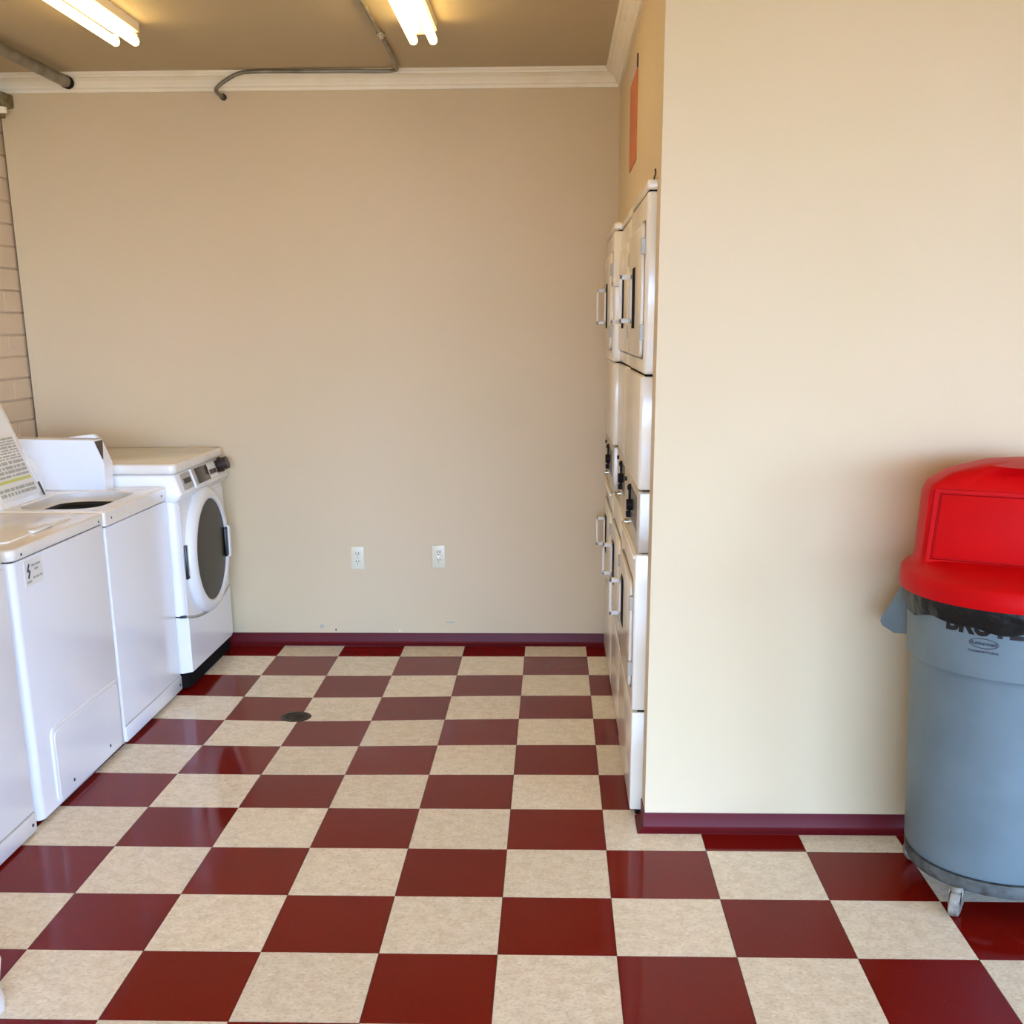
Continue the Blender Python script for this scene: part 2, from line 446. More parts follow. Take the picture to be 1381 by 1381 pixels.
def washer(Y0, Y1, label, zlip, ztop, style, lid_open=False, rad=.004):
    yc = (Y0+Y1)/2
    zb = dip(XF, yc)
    t = thing('top_load_washer', (-2.15, yc, zb), label, 'washer', 'top loading washers along the brick wall')
    xb = -2.50
    b = BM(); prism(b, rrect(xb, XF, Y0, Y1, rad, 4), 'z', 0.012, zlip-0.004, 0.003, 1); obj('body', b, 'white', t)
    b = BM(); box(b, xb+.02, XF-.012, Y0+.012, Y1-.012, zlip-.006, zlip+.002); obj('seam', b, 'gap', t, False)
    for sx in (xb+.06, XF-.07):
        for sy in (Y0+.06, Y1-.06):
            b = BM(); cyl(b, (sx, sy, zb), (sx, sy, 0.016), 0.02, 12); obj('foot', b, 'black', t)
    if not lid_open:
        b = BM(); prism(b, rrect(xb, XF+.004, Y0-.001, Y1+.001, 0.03, 5), 'z', zlip, ztop, 0.007, 3); top = obj('top', b, 'white_top', t)
        b = BM(); prism(b, rrect(-2.22, -1.875, Y0+.11, Y1-.11, 0.03, 5), 'z', ztop-.002, ztop+.006, 0.004, 2); lid = obj('lid', b, 'white_top', t)
        b = BM(); box(b, -1.892, -1.868, yc-.07, yc+.07, ztop+.001, ztop+.012, .004); obj('lid_handle', b, 'white_top', lid)
        b = BM(); prism(b, [(-2.25, ztop), (-2.27, ztop+.10), (-2.33, ztop+.17), (xb, ztop+.18), (xb, ztop)], 'y', Y0+.01, Y1-.01, .006); co = obj('console', b, 'white', t)
        b = BM(); prism(b, [(-2.2735, ztop+.108), (-2.326, ztop+.168), (-2.33, ztop+.165), (-2.277, ztop+.106)], 'y', Y0+.06, Y1-.06); obj('control_overlay', b, 'brown', co, False)
    else:
        # top deck with a rounded opening, a white well and a dark tub below it
        ox0, ox1, oy0, oy1 = -2.185, -1.872, Y0+.055, Y1-.128
        outer = rrect(xb, XF+.004, Y0-.001, Y1+.001, 0.012, 7)
        inner = rrect(ox0, ox1, oy0, oy1, 0.11, 7)
        b = BM(); n = len(outer)
        rings = []
        cxo, cyo = (ox0+ox1)/2, (oy0+oy1)/2
        sh = lambda pts, z, s=1.0: [b.verts.new((cxo+(x-cxo)*s, cyo+(y-cyo)*s, z)) for x, y in pts]
        ou2 = rrect(xb+.007, XF-.003, Y0+.006, Y1-.006, 0.010, 7)
        rings += [sh(outer, zlip), sh(outer, ztop-.007), sh(ou2, ztop), sh(inner, ztop, 1.03), sh(inner, ztop-.006, 1.0)]
        for p_, q_ in zip(rings[:-1], rings[1:]):
            for k in range(n): b.faces.new((p_[k], p_[(k+1) % n], q_[(k+1) % n], q_[k]))
        bmesh.ops.recalc_face_normals(b, faces=list(b.faces))
        top = obj('top', b, 'white_top', t)
        b = BM(); rings = [sh(inner, ztop-.006, 1.0), sh(inner, ztop-.025, .995), sh(inner, ztop-.036, .98), sh(inner, ztop-.042, .955)]
        for p_, q_ in zip(rings[:-1], rings[1:]):
            for k in range(n): b.faces.new((p_[k], p_[(k+1) % n], q_[(k+1) % n], q_[k]))
        obj('well', b, 'plastic', top)
        b = BM(); rings = [sh(inner, ztop-.042, .955), sh(inner, ztop-.048, .94), sh(inner, ztop-.20, .94)]
        for p_, q_ in zip(rings[:-1], rings[1:]):
            for k in range(n): b.faces.new((p_[k], p_[(k+1) % n], q_[(k+1) % n], q_[k]))
        b.faces.new(rings[-1])
        obj('tub', b, 'black', top)
        # lid, hinged along the rear edge and leaning back
        hx, hz, ly0, ly1, ang = -2.198, ztop-.006, Y0+.03, -0.840, math.radians(20.5)
        LM = Matrix.Translation((hx, 0, hz)) @ Matrix.Rotation(-ang, 4, 'Y')
        b = BM(); prism(b, rrect(ly0, ly1, 0.0, 0.41, 0.007, 4), 'x', -0.022, 0.0, 0.004, 2, LM)
        lid = obj('lid', b, 'white_top', t)
        b = BM(); prism(b, rrect(ly0+.022, ly1-.022, .025, .375, 0.015, 4), 'x', -0.004, 0.0015, 0, 1, LM); obj('inner_panel', b, 'plastic', lid)
        b = BM(); box(b, -.002, .004, ly1-.012, ly1-.003, .012, .068, 0, 1, LM); obj('hinge_strip', b, 'black', lid, False)
        b = BM(); box(b, 0.0, .0021, ly0+.03, ly1-.042, .040, .275, 0, 1, LM); st = obj('instruction_sticker', b, 'paper', lid, False)
        b = BM(); s = .262
        row = 0
        while s > .045:
            h = random.choice((.006, .009, .012))
            if not (.088 < s < .112):
                y = ly1-.048
                while y > ly0+.035:
                    w = random.choice((.018, .03, .045, .06))
                    box(b, .0018, .0025, max(y-w, ly0+.033), y, s-h, s)
                    y -= w+random.choice((.004, .008, .012))
            s -= h+random.choice((.004, .006))
        o = obj('printed_text', b, 'ink', st, False); o['kind'] = 'stuff'
        b = BM(); box(b, .0018, .0026, ly0+.033, ly1-.046, .092, .104, 0, 1, LM); obj('highlight_band', b, 'yellow', st, False)
        # transform the printed rows with the lid
        for v in o.data.vertices:
            v.co = (LM @ (v.co + t.location)) - t.location
        b = BM(); prism(b, [(-2.18, ztop+.211), (-2.075, ztop+.224), (-2.055, ztop+.208)], 'y', -.620, -.590); obj('case_cap', b, 'plastic', t, False)
        # coin meter case at the rear far corner
        my0, my1 = -0.682, -0.588
        prof = [(-2.020, ztop), (-2.014, ztop+.108), (-2.050, ztop+.205), (-2.49, ztop+.213), (-2.49, ztop)]
        b = BM(); prism(b, prof, 'y', my0, my1, .003, 1); mc = obj('coin_meter_case', b, 'white', t)
        b = BM()
        tri = [(-2.0465+.0008, my0+.004, ztop+.199), (-2.0465+.0008, my1-.012, ztop+.199), (-2.0205+.0008, my0+.004, ztop+.128)]
        A = [b.verts.new(p) for p in tri]; B2 = [b.verts.new((p[0]+.003, p[1], p[2]+.001)) for p in tri]
        b.faces.new(A); b.faces.new(B2)
        for k in range(3): b.faces.new((A[k], A[(k+1) % 3], B2[(k+1) % 3], B2[k]))
        bmesh.ops.recalc_face_normals(b, faces=list(b.faces)); obj('dark_insert', b, 'brown', mc, False)
        prof = [(-2.27, ztop), (-2.29, ztop+.10), (-2.34, ztop+.17), (xb, ztop+.18), (xb, ztop)]
        b = BM(); prism(b, prof, 'y', Y0+.01, my0-.001, .004, 1); obj('console', b, 'white', t)
    for sy in (Y0+.06, Y1-.06):
        screw(t, (XF+.004, sy, (zlip+ztop)/2-.004))
    if style == 'kick':
        b = BM(); box(b, XF-.03, XF+.0045, Y0+.001, Y1-.001, .008, .070, .004, 2); kp = obj('kick_panel', b, 'white', t)
        b = BM(); box(b, XF-.02, XF+.001, Y0+.006, Y1-.006, .069, .074); obj('panel_seam', b, 'grey', t, False)
        for sy in (Y1-.03,): screw(kp, (XF+.005, sy, .036), .006)
    else:
        b = BM(); prism(b, rrect(Y0+.115, Y1-.035, .020, .285, .03, 5), 'x', XF-.002, XF+.007, .005, 2); ap = obj('access_panel', b, 'white', t)
        b = BM(); prism(b, rrect(Y0+.130, Y1-.050, .030, .270, .024, 5), 'x', XF+.005, XF+.0085, .002, 1); obj('panel_face', b, 'white', ap)
        for sy in (Y0+.24, Y1-.17): screw(ap, (XF+.0085, sy, .060), .006)
        b = BM(); box(b, XF-.001, XF+.0008, Y0+.075, Y0+.205, zlip-.095, zlip-.012); st = obj('service_sticker', b, 'paper', t, False)
        b = BM()
        z0, y0 = zlip-.012, Y0+.075
        zig = [(y0+.034, z0-.014), (y0+.020, z0-.034), (y0+.034, z0-.036), (y0+.022, z0-.058)]
        tube(b, smooth_path([(XF+.001, a, c) for a, c in zig], 4), .0035, 6)
        obj('bolt_mark', b, 'darkink', st)
        b = BM()
        for (a0, a1, c) in ((.050, .074, .018), (.078, .112, .018), (.068, .096, .032), (.010, .044, .066), (.054, .070, .058), (.074, .100, .058), (.104, .122, .058)):
            box(b, XF+.0007, XF+.0014, y0+a0, y0+a1, z0-c-.007, z0-c)
        o = obj('printed_text', b, 'ink', st, False); o['kind'] = 'stuff'
    return t

washer(-2.705, -2.035, 'white top loading washer nearest the camera, mostly cut off by the left edge', .858, .905, 'kick')
washer(-1.985, -1.247, 'white top loading washer with closed lid, front access panel and service sticker', .864, .901, 'panel', rad=.024)
washer(-1.243, -.566, 'white top loading washer with its lid raised, instructions inside lid', .850, .906, 'kick', True)

# ------------------------------------------------------------------ front loader in the far corner
def front_loader():
    Y0, Y1, xf, xb = -0.555, 0.163, -1.772, -2.46
    t = thing('front_load_washer', (-2.12, -.196, 0), 'white front loading machine with round smoked glass door in the far corner', 'washer')
    b = BM(); prism(b, rrect(xb, xf, Y0, Y1, .035, 7), 'z', .335, .836, 0, 1); obj('body', b, 'white', t)
    b = BM(); prism(b, rrect(xb+.03, xf-.010, Y0+.010, Y1-.03, .035, 6), 'z', 0.004, .30); obj('shadow_base', b, 'gap', t, False)  # dark base block stands in for the shadow under the machine
    for sx in (xb+.08, xf-.10):
        for sy in (Y0+.08, Y1-.08):
            b = BM(); cyl(b, (sx, sy, dip(sx, sy)), (sx, sy, .03), .022, 12); obj('foot', b, 'black', t)
    # lower skirt with a smile-shaped top edge
    def smile(y): return .335 - .052*max(0.0, 1-((y-(Y0+Y1)/2)/((Y1-Y0)/2))**2)
    b = BM(); N = 24; f0 = []; f1 = []; g0 = []; g1 = []
    for k in range(N+1):
        y = Y0+(Y1-Y0)*k/N
        e = min(y-Y0, Y1-y); rx = xf + .004 - (.035-math.sqrt(max(0, .035**2-(.035-min(e, .035))**2)))
        zt = smile(y); zbm = .075 + (.03 if y > Y1-.05 else 0)*((y-(Y1-.05))/.05 if y > Y1-.05 else 0)
        f0.append(b.verts.new((rx, y, zbm))); f1.append(b.verts.new((rx, y, zt-.006)))
        g0.append(b.verts.new((xb+.01, y, zbm))); g1.append(b.verts.new((xb+.01, y, zt-.006)))
    for k in range(N):
        b.faces.new((f0[k], f0[k+1], f1[k+1], f1[k])); b.faces.new((g0[k+1], g0[k], g1[k], g1[k+1]))
        b.faces.new((f1[k], f1[k+1], g1[k+1], g1[k])); b.faces.new((f0[k+1], f0[k], g0[k], g0[k+1]))
    b.faces.new((f0[0], f1[0], g1[0], g0[0])); b.faces.new((f1[N], f0[N], g0[N], g1[N]))
    bmesh.ops.recalc_face_normals(b, faces=list(b.faces)); obj('lower_skirt', b, 'white', t)
    # front panel between the skirt and the control panel follows the smile
    b = BM(); f0 = []; f1 = []; g0 = []; g1 = []
    for k in range(N+1):
        y = Y0+.001+(Y1-Y0-.002)*k/N
        e = min(y-Y0, Y1-y); rx = xf + .002 - (.035-math.sqrt(max(0, .035**2-(.035-min(e, .035))**2)))
        f0.append(b.verts.new((rx, y, smile(y)+.006))); f1.append(b.verts.new((rx, y, .820)))
        g0.append(b.verts.new((rx-.03, y, smile(y)+.006))); g1.append(b.verts.new((rx-.03, y, .820)))
    for k in range(N):
        b.faces.new((f0[k], f0[k+1], f1[k+1], f1[k])); b.faces.new((f0[k+1], f0[k], g0[k], g0[k+1])); b.faces.new((f1[k], f1[k+1], g1[k+1], g1[k]))
    bmesh.ops.recalc_face_normals(b, faces=list(b.faces)); obj('front_panel', b, 'white', t)
    b = BM(); tube(b, [(xf-.001-(.035-math.sqrt(max(0, .035**2-(.035-min(min(Y0+(Y1-Y0)*k/N-Y0, Y1-Y0-(Y1-Y0)*k/N), .035))**2))), Y0+(Y1-Y0)*k/N, smile(Y0+(Y1-Y0)*k/N)) for k in range(1, N)], .0055, 8); obj('groove', b, 'grey', t)
    b = BM(); box(b, xf-.035, xf-.004, Y0+.002, Y0+.045, .326, .338, .002); obj('groove_end', b, 'black', t)
    # control section
    prof = [(xb, .832), (xf-.004, .832), (xf+.012, .846), (xf+.030, .868), (xf+.026, .876), (xf+.002, .952), (xb, .952)]
    b = BM(); prism(b, prof, 'y', Y0-.002, Y1+.002, .012, 3); cs = obj('control_panel', b, 'white', t)
    b = BM(); box(b, xb+.01, xf+.002, Y0+.008, Y1-.008, .9495, .957); obj('top_seam', b, 'grey', t, False)
    b = BM(); prism(b, rrect(xb, xf+.008, Y0-.004, Y1+.004, .03, 6), 'z', .956, .998, .010, 3); obj('top', b, 'white_top', t)
    # items on the sloped face; local frame: y along the panel, s up the slope, n outward
    p0 = Vector((xf+.026, 0, .876)); d = Vector((-.024, 0, .076)); L = d.length; d.normalize(); n = Vector((d.z, 0, -d.x))
    def slope(b, y0, y1, s0, s1, h0, h1, bev=0):
        Mx = Matrix((( n.x, 0, d.x, p0.x), (0, 1, 0, 0), (n.z, 0, d.z, p0.z), (0, 0, 0, 1)))
        box(b, h0, h1, y0, y1, s0, s1, bev, 2, Mx); return b
    dr = obj('dispenser_drawer', slope(BM(), Y0+.05, Y0+.185, .004, L-.004, -.01, .004, .003), 'grey', cs)
    obj('drawer_slot', slope(BM(), Y0+.075, Y0+.165, .030, .052, .003, .006), 'black', dr, False)
    obj('divider', slope(BM(), Y0+.190, Y0+.205, -.004, L, -.005, .010, .003), 'white', cs)
    obj('label_plate', slope(BM(), Y0+.21, Y0+.255, .006, L-.004, -.004, .003), 'grey', cs, False)
    obj('display', slope(BM(), Y0+.255, Y0+.435, .006, L-.003, -.004, .005, .002), 'lcd', cs)
    lp = obj('button_plate', slope(BM(), Y0+.44, Y0+.56, .012, L-.006, -.004, .003), 'plastic', cs, False)
    for k in range(3):
        obj('button', slope(BM(), Y0+.45+.035*k, Y0+.475+.035*k, .024, .046, .002, .007, .002), 'brown', lp)
    obj('dark_overlay', slope(BM(), Y0+.565, Y1-.01, .018, L-.004, -.004, .004), 'brown', cs, False)
    b = BM(); kc = p0+d*.050; kc.y = Y1-.075
    cyl(b, kc, kc+n*.040, .030, 24); cyl(b, kc, kc+n*.012, .036, 24); obj('dial_knob', b, 'brown', cs)
    b = BM(); prism(b, [(xf+.002, .838), (xf+.012, .848), (xf+.004, .866), (xf-.006, .860)], 'y', Y0+.06, Y0+.16); obj('drawer_grip', b, 'grey', cs, False)
    # round door
    dc = Vector((xf+.002, -.205, .570))
    DM = Matrix.Translation(dc) @ Matrix.Rotation(PI/2, 4, 'Y')
    door = obj('door_ring', lathe(BM(), [(.286, -.004), (.290, .006), (.286, .020), (.270, .034), (.250, .040), (.236, .036), (.232, .028)], 64, DM), 'plastic', t)
    obj('door_glass', lathe(BM(), [(0, .034), (.10, .033), (.18, .031), (.232, .027), (.234, .018)], 64, DM), 'glass', door)
    hb = BM(); prism(hb, [(.230, .490), (.248, .492), (.256, .515), (.256, .615), (.248, .640), (.230, .642)], 'x', xf+.028, xf+.052, .006, 2, Matrix.Translation((0, dc.y, 0)))
    obj('door_handle', hb, 'plastic', door)
    hb = BM(); box(hb, xf+.034, xf+.0445, dc.y+.192, dc.y+.231, .496, .636, .004); obj('handle_recess', hb, 'black', door)
    hb = BM(); box(hb, xf-.002, xf+.012, dc.y-.302, dc.y-.262, .490, .640, .004); hg = obj('hinge_cover', hb, 'black', door)
    hb = BM(); box(hb, xf+.010, xf+.015, dc.y-.290, dc.y-.276, .505, .625, .002); obj('hinge_plate', hb, 'grey', hg)
front_loader()

# ------------------------------------------------------------------ stacked dryers set into the right wall
def dryer(Y0, xu, xm, xl, label):
    W = .678; Y1 = Y0+W; xd = .62
    t = thing('stacked_dryer', (.36, (Y0+Y1)/2, 0), label, 'dryer', 'stacked dryers in the right wall')
    def shell(name, x, z0, z1, m='ivory', bev=.007):
        b = BM(); box(b, x, xd, Y0+.001, Y1-.001, z0, z1, bev, 3); return obj(name, b, m, t)
    b = BM(); box(b, max(xu, xl, xm)+.006, xd-.01, Y0+.008, Y1-.008, .0, 1.944); obj('chassis', b, 'gap', t, False)
    shell('top_cap', xu, 1.9255, 1.954); 
    shell('upper_cabinet', xu, 1.411, 1.9215, bev=.010)
    shell('middle_panel', xm, 1.0665, 1.406, bev=.010)
    cp = shell('control_panel', xm+.002, .8715, 1.0635, 'ctl')
    shell('lower_cabinet', xl, .361, .8695, bev=.006)
    bp = shell('bottom_panel', xl, .018, .355, bev=.005)
    def door(x, z0, z1, u0, u1, r, name, hz0, hz1, hu):
        b = BM(); prism(b, rrect(Y0+u0-.006, Y0+u1+.006, z0-.006, z1+.006, r, 4), 'x', x-.0012, x+.004); g = obj('door_gasket', b, 'brown', t, False)
        b = BM(); prism(b, rrect(Y0+u0, Y0+u1, z0, z1, r, 5), 'x', x-.010, x+.003, .004, 2); d = obj(name, b, 'ivory', t)
        xs = x-.010
        b = BM(); box(b, xs-.0015, xs+.001, Y0+hu-.115, Y0+hu-.004, hz0-.016, hz1+.018); obj('handle_recess', b, 'gap', d, False)
        b = BM()
        hx = xs-.042; dy = .022
        box(b, hx, hx+.009, Y0+hu, Y0+hu+dy, hz0, hz1, .002, 1)
        box(b, hx, xs, Y0+hu, Y0+hu+dy, hz1-.015, hz1, .002, 1)
        box(b, hx, xs, Y0+hu, Y0+hu+dy, hz0, hz0+.015, .002, 1)
        box(b, xs-.008, xs+.001, Y0+hu, Y0+hu+dy, hz0, hz1, .002, 1)
        obj('handle', b, 'ivory_edge', d)
        for hz in (z0+.05, z1-.09):
            b = BM(); box(b, xs-.003, x+.002, Y0+u0-.018, Y0+u0+.004, hz, hz+.045, .002, 1); obj('hinge', b, 'grey', d)
        return d
    door(xu, 1.460, 1.842, .045, .615, .022, 'upper_door', 1.560, 1.712, .42)
    door(xl, .420, .775, .045, .615, .045, 'lower_door', .552, .686, .50)
    # raised lip under the controls and the coin mechanism
    b = BM(); box(b, xm-.010, xm+.004, Y0+.004, Y1-.004, .853, .8645, .003, 1); obj('control_lip', b, 'ivory_edge', cp)
    b = BM(); box(b, xm+.001, xm+.006, Y0+.05, Y0+.30, .933, 1.040); obj('cycle_label', b, 'brown', cp, False)
    b = BM(); cyl(b, (xm+.004, Y0+.245, .988), (xm-.018, Y0+.245, .988), .018, 18); obj('dial_knob', b, 'knob', cp)
    b = BM(); box(b, xm-.006, xm+.004, Y0+.33, Y0+.345, .943, 1.043); box(b, xm-.013, xm+.004, Y0+.32, Y0+.350, .933, .953, .003, 1); box(b, xm-.010, xm+.004, Y0+.32, Y0+.350, 1.023, 1.040, .003, 1)
    obj('coin_slide', b, 'knob', cp)
    b = BM(); cyl(b, (xm+.004, Y0+.415, .905), (xm-.012, Y0+.415, .905), .011, 16); obj('lock', b, 'chrome', cp)
    b = BM(); cyl(b, (xm+.004, Y0+.56, 1.033), (xm-.006, Y0+.56, 1.033), .008, 12); obj('indicator', b, 'black', cp)
    return t
dryer(-1.870, .100, .091, .087, 'stacked dryer nearest the partition wall corner, first of three in the wall')
dryer(-1.187, .105, .101, .090, 'middle one of the three stacked dryers set in the wall')
dryer(-.504, .075, .082, .089, 'farthest of the three stacked dryers, standing proud beside the back wall')
b = BM(); tube(b, smooth_path([(.116, -1.865, 1.940), (.119, -1.866, 1.960), (.1215, -1.868, 1.966), (.1205, -1.868, 1.980)], 5), .0025, 8)
tag(obj('wire_hook', b, 'drain'), 'small dark wire hook on top of the nearest stacked dryer', 'hook')

# notice on the wall above the dryers
t = thing('wall_notice', (XR-.002, -.78, 2.13), 'narrow orange notice with pale top band above the stacked dryers', 'sign')
b = BM(); box(b, XR-.004, XR, -.965, -.60, 2.125, 2.425); obj('notice_sheet', b, 'orange', t, False)
b = BM(); box(b, XR-.004, XR, -.945, -.60, 2.427, 2.475); obj('header_band', b, 'lilac', t, False)
b = BM(); box(b, XR-.005, XR, -.965, -.946, 2.427, 2.47); obj('header_edge', b, 'brown', t, False)

# ------------------------------------------------------------------ rubbish bin on its dolly
BC = Vector((1.088, -2.347, 0))
def bdir(a):  # a: degrees turned from facing the camera wall (-y) towards -x
    a = math.radians(a); return Vector((-math.sin(a), -math.cos(a), 0))
dolly = thing('bin_dolly', BC, 'dirty grey round dolly with casters under the rubbish bin', 'dolly')
TM = Matrix.Translation(BC)
b = BM(); lathe(b, [(0, .088), (.20, .088), (.235, .082), (.238, .086), (.244, .100), (.246, .122), (.236, .123), (.232, .118), (0, .116)], 56, TM); obj('deck', b, 'dolly', dolly)
b = BM()
for k in range(4): box(b, -.20, .20, -.035, .035, .066, .088, .004, 1, TM @ Matrix.Rotation(k*PI/4+.3, 4, 'Z'))
obj('rib', b, 'dolly', dolly)
a0 = math.degrees(math.atan2(.17, .178))
for k in range(4):
    d = bdir(a0+90*k); p = BC+d*.232; ax = Vector((.86, -.51, 0)) if k == 0 else Vector((math.cos(k*1.7), math.sin(k*1.7), 0))
    Mx = Matrix.Translation((p.x, p.y, .038)) @ ax.to_track_quat('Z', 'Y').to_matrix().to_4x4()
    b = BM(); lathe(b, [(0, -.012), (.022, -.012), (.030, -.014), (.036, -.011), (.038, 0), (.036, .011), (.030, .014), (.022, .012), (0, .012)], 28, Mx); cw = obj('caster_wheel', b, 'wheel', dolly)
    b = BM()
    for s in (-1, 1):
        q = Vector((p.x, p.y, 0))+ax*.017*s; tv = Vector((-ax.y, ax.x, 0))
        Fx = Matrix(((ax.x, tv.x, 0, q.x), (ax.y, tv.y, 0, q.y), (0, 0, 1, 0), (0, 0, 0, 1)))
        box(b, -.0015, .0015, -.012, .016, .032, .084, .001, 1, Fx)
    cyl(b, (p.x, p.y, .076), (p.x, p.y, .090), .02, 14)
    obj('caster_fork', b, 'steel', cw)

can = thing('trash_can', (BC.x, BC.y, .120), 'large round grey-blue plastic trash can with red dome lid', 'trash can')
prof = [(0, .122), (.225, .122), (.240, .126), (.247, .140), (.262, .42), (.273, .670), (.276, .682), (.284, .690), (.288, .740), (.296, .852), (.305, .855), (.307, .872), (.300, .876), (.296, .86), (.27, .70), (.24, .16), (0, .15)]
b = BM(); lathe(b, prof, 72, TM); body = obj('body', b, 'can', can)
for s in (0, 180):
    d = bdir(49+90+s) if False else bdir(130+s)
    tv = Vector((-d.y, d.x, 0))
    Hx = Matrix(((d.x, tv.x, 0, BC.x), (d.y, tv.y, 0, BC.y), (0, 0, 1, 0), (0, 0, 0, 1)))
    b = BM(); prism(b, [(.290, .846), (.309, .846), (.358, .752), (.362, .736), (.354, .724), (.318, .708), (.278, .712)], 'y', -.075, .075, .006, 2, Hx); obj('handle', b, 'can', can)
# lettering bent round the body
def rz(z):
    pts = [(.690, .284), (.740, .288), (.852, .296)]
    if z <= pts[1][0]: return pts[0][1]+(z-.690)/(.05)*.004
    return .288+(z-.740)/.112*.008
def wrap(bm, a_c, zc, off=.0012):
    for v in bm.verts:
        z = zc+v.co.y; r = rz(z)+off
        a = math.radians(a_c) - v.co.x/r
        v.co = Vector((BC.x-math.sin(a)*r, BC.y-math.cos(a)*r, z))
    return bm
LA = 40
def subdiv(bm):
    bmesh.ops.triangulate(bm, faces=list(bm.faces)); return bm
o = obj('brand_lettering', wrap(subdiv(text_bm('BRUTE', .066, .003)), LA, .804), 'black', body, False)
b = BM()
for k in range(40):
    a, a2 = 2*PI*k/40, 2*PI*(k+1)/40
    q = [b.verts.new((.037*f*math.cos(x), .0135*f2*math.sin(x), 0)) for x, f, f2 in ((a, 1, 1), (a2, 1, 1), (a2, .94, .84), (a, .94, .84))]
    b.faces.new(q)
o = obj('oval_mark', wrap(b, LA-1.5, .782), 'darkink', body, False)
o = obj('maker_lettering', wrap(subdiv(text_bm('Rubbermaid', .0135, .0003)), LA-1.5, .778), 'darkink', body, False)
o = obj('maker_sub_lettering', wrap(subdiv(text_bm('Commercial Products', .0085, .0003)), LA-1.5, .758), 'darkink', body, False)

# red dome lid: skirt and rim, dome with a flat front that carries the push door
FA = 27; fn_ = bdir(FA); FD = .152; TL = .05
b = BM(); seg = 96
prof = [(.318, .872), (.320, .880), (.318, .918), (.312, .926), (.300, .931), (.290, .940), (.286, .960), (.284, 1.04), (.281, 1.125), (.270, 1.150), (.225, 1.180), (.150, 1.203), (.07, 1.213), (0, 1.215)]
t2 = bmesh.new(); rings = []
for r, z in prof:
    ring = []
    for k in range(seg if r > 0 else 1):
        a = 2*PI*k/seg; v = Vector((r*math.cos(a), r*math.sin(a), z))
        if z > .945:
            lim = FD - (z-.945)*.10 if z < 1.15 else None
            dd = v.x*fn_.x+v.y*fn_.y
            if z <= 1.152:
                if dd > FD-(z-.945)*TL: v -= fn_*(dd-(FD-(z-.945)*TL))
            else:
                m_ = FD-(1.152-.945)*TL - (z-1.152)*.9
                if dd > m_+.0 and z < 1.19: v -= fn_*(dd-max(m_, 0))
        ring.append(t2.verts.new(v+BC))
    rings.append(ring)
for a_, b_ in zip(rings[:-1], rings[1:]):
    for k in range(seg):
        q = [a_[k], a_[(k+1) % seg]] + ([b_[(k+1) % seg], b_[k]] if len(b_) > 1 else [b_[0]])
        t2.faces.new(q)
bmesh.ops.recalc_face_normals(t2, faces=list(t2.faces))
lid = obj('dome_lid', t2, 'red', can)
tvv = Vector((-fn_.y, fn_.x, 0))
tilt = math.atan(TL)
DX = Matrix(((fn_.x, tvv.x, 0, BC.x), (fn_.y, tvv.y, 0, BC.y), (0, 0, 1, 0), (0, 0, 0, 1)))
PM = DX @ Matrix.Translation((FD, 0, .945)) @ Matrix.Rotation(-tilt, 4, 'Y')
hw0, hw1, hh0, hh1 = .224, .214, .014, .188
def trap(w0, w1, h0, h1): return [(-w0, h0), (w0, h0), (w1, h1), (-w1, h1)]
b = BM()
outer, inner = trap(hw0+.010, hw1+.012, hh0-.008, hh1+.008), trap(hw0, hw1, hh0, hh1)
for zz in (0,):
    A = [b.verts.new(PM @ Vector((.010, y, z))) for y, z in outer]; B_ = [b.verts.new(PM @ Vector((.010, y, z))) for y, z in inner]
    A2 = [b.verts.new(PM @ Vector((-.01, y, z))) for y, z in outer]; B2 = [b.verts.new(PM @ Vector((-.01, y, z))) for y, z in inner]
    for k in range(4):
        k2 = (k+1) % 4
        b.faces.new((A[k], A[k2], B_[k2], B_[k])); b.faces.new((A[k], A[k2], A2[k2], A2[k])); b.faces.new((B_[k], B_[k2], B2[k2], B2[k]))
bmesh.ops.recalc_face_normals(b, faces=list(b.faces)); obj('door_frame', b, 'red', lid, False)
b = BM(); prism(b, trap(hw0-.005, hw1-.005, hh0+.004, hh1-.004), 'x', -.006, .007, .003, 2, PM); obj('push_door', b, 'red', lid)

# liner folded over the rim
b = BM(); seg = 160; rows = []
for j, (r, z) in enumerate(((.300, .884), (.3115, .880), (.3125, .866), (.309, .848), (.3045, .832), (.3015, .819))):
    ring = []
    for k in range(seg):
        a = 2*PI*k/seg
        w = math.sin(a*23+1.3*math.sin(a*5))*.5+math.sin(a*41+2*math.sin(a*3))*.3
        rr = r + (.0022*w if j >= 2 else 0) + .001
        zz = z + (.006*math.sin(a*7+1)+.004*math.sin(a*13))*(1 if j == 5 else (.5 if j == 4 else 0))
        ring.append(b.verts.new((BC.x+rr*math.cos(a), BC.y+rr*math.sin(a), zz)))
    rows.append(ring)
for a_, b_ in zip(rows[:-1], rows[1:]):
    for k in range(seg): b.faces.new((a_[k], a_[(k+1) % seg], b_[(k+1) % seg], b_[k]))
bmesh.ops.recalc_face_normals(b, faces=list(b.faces))
obj('bin_liner', b, 'bag', can, label='black plastic liner folded over the rim')

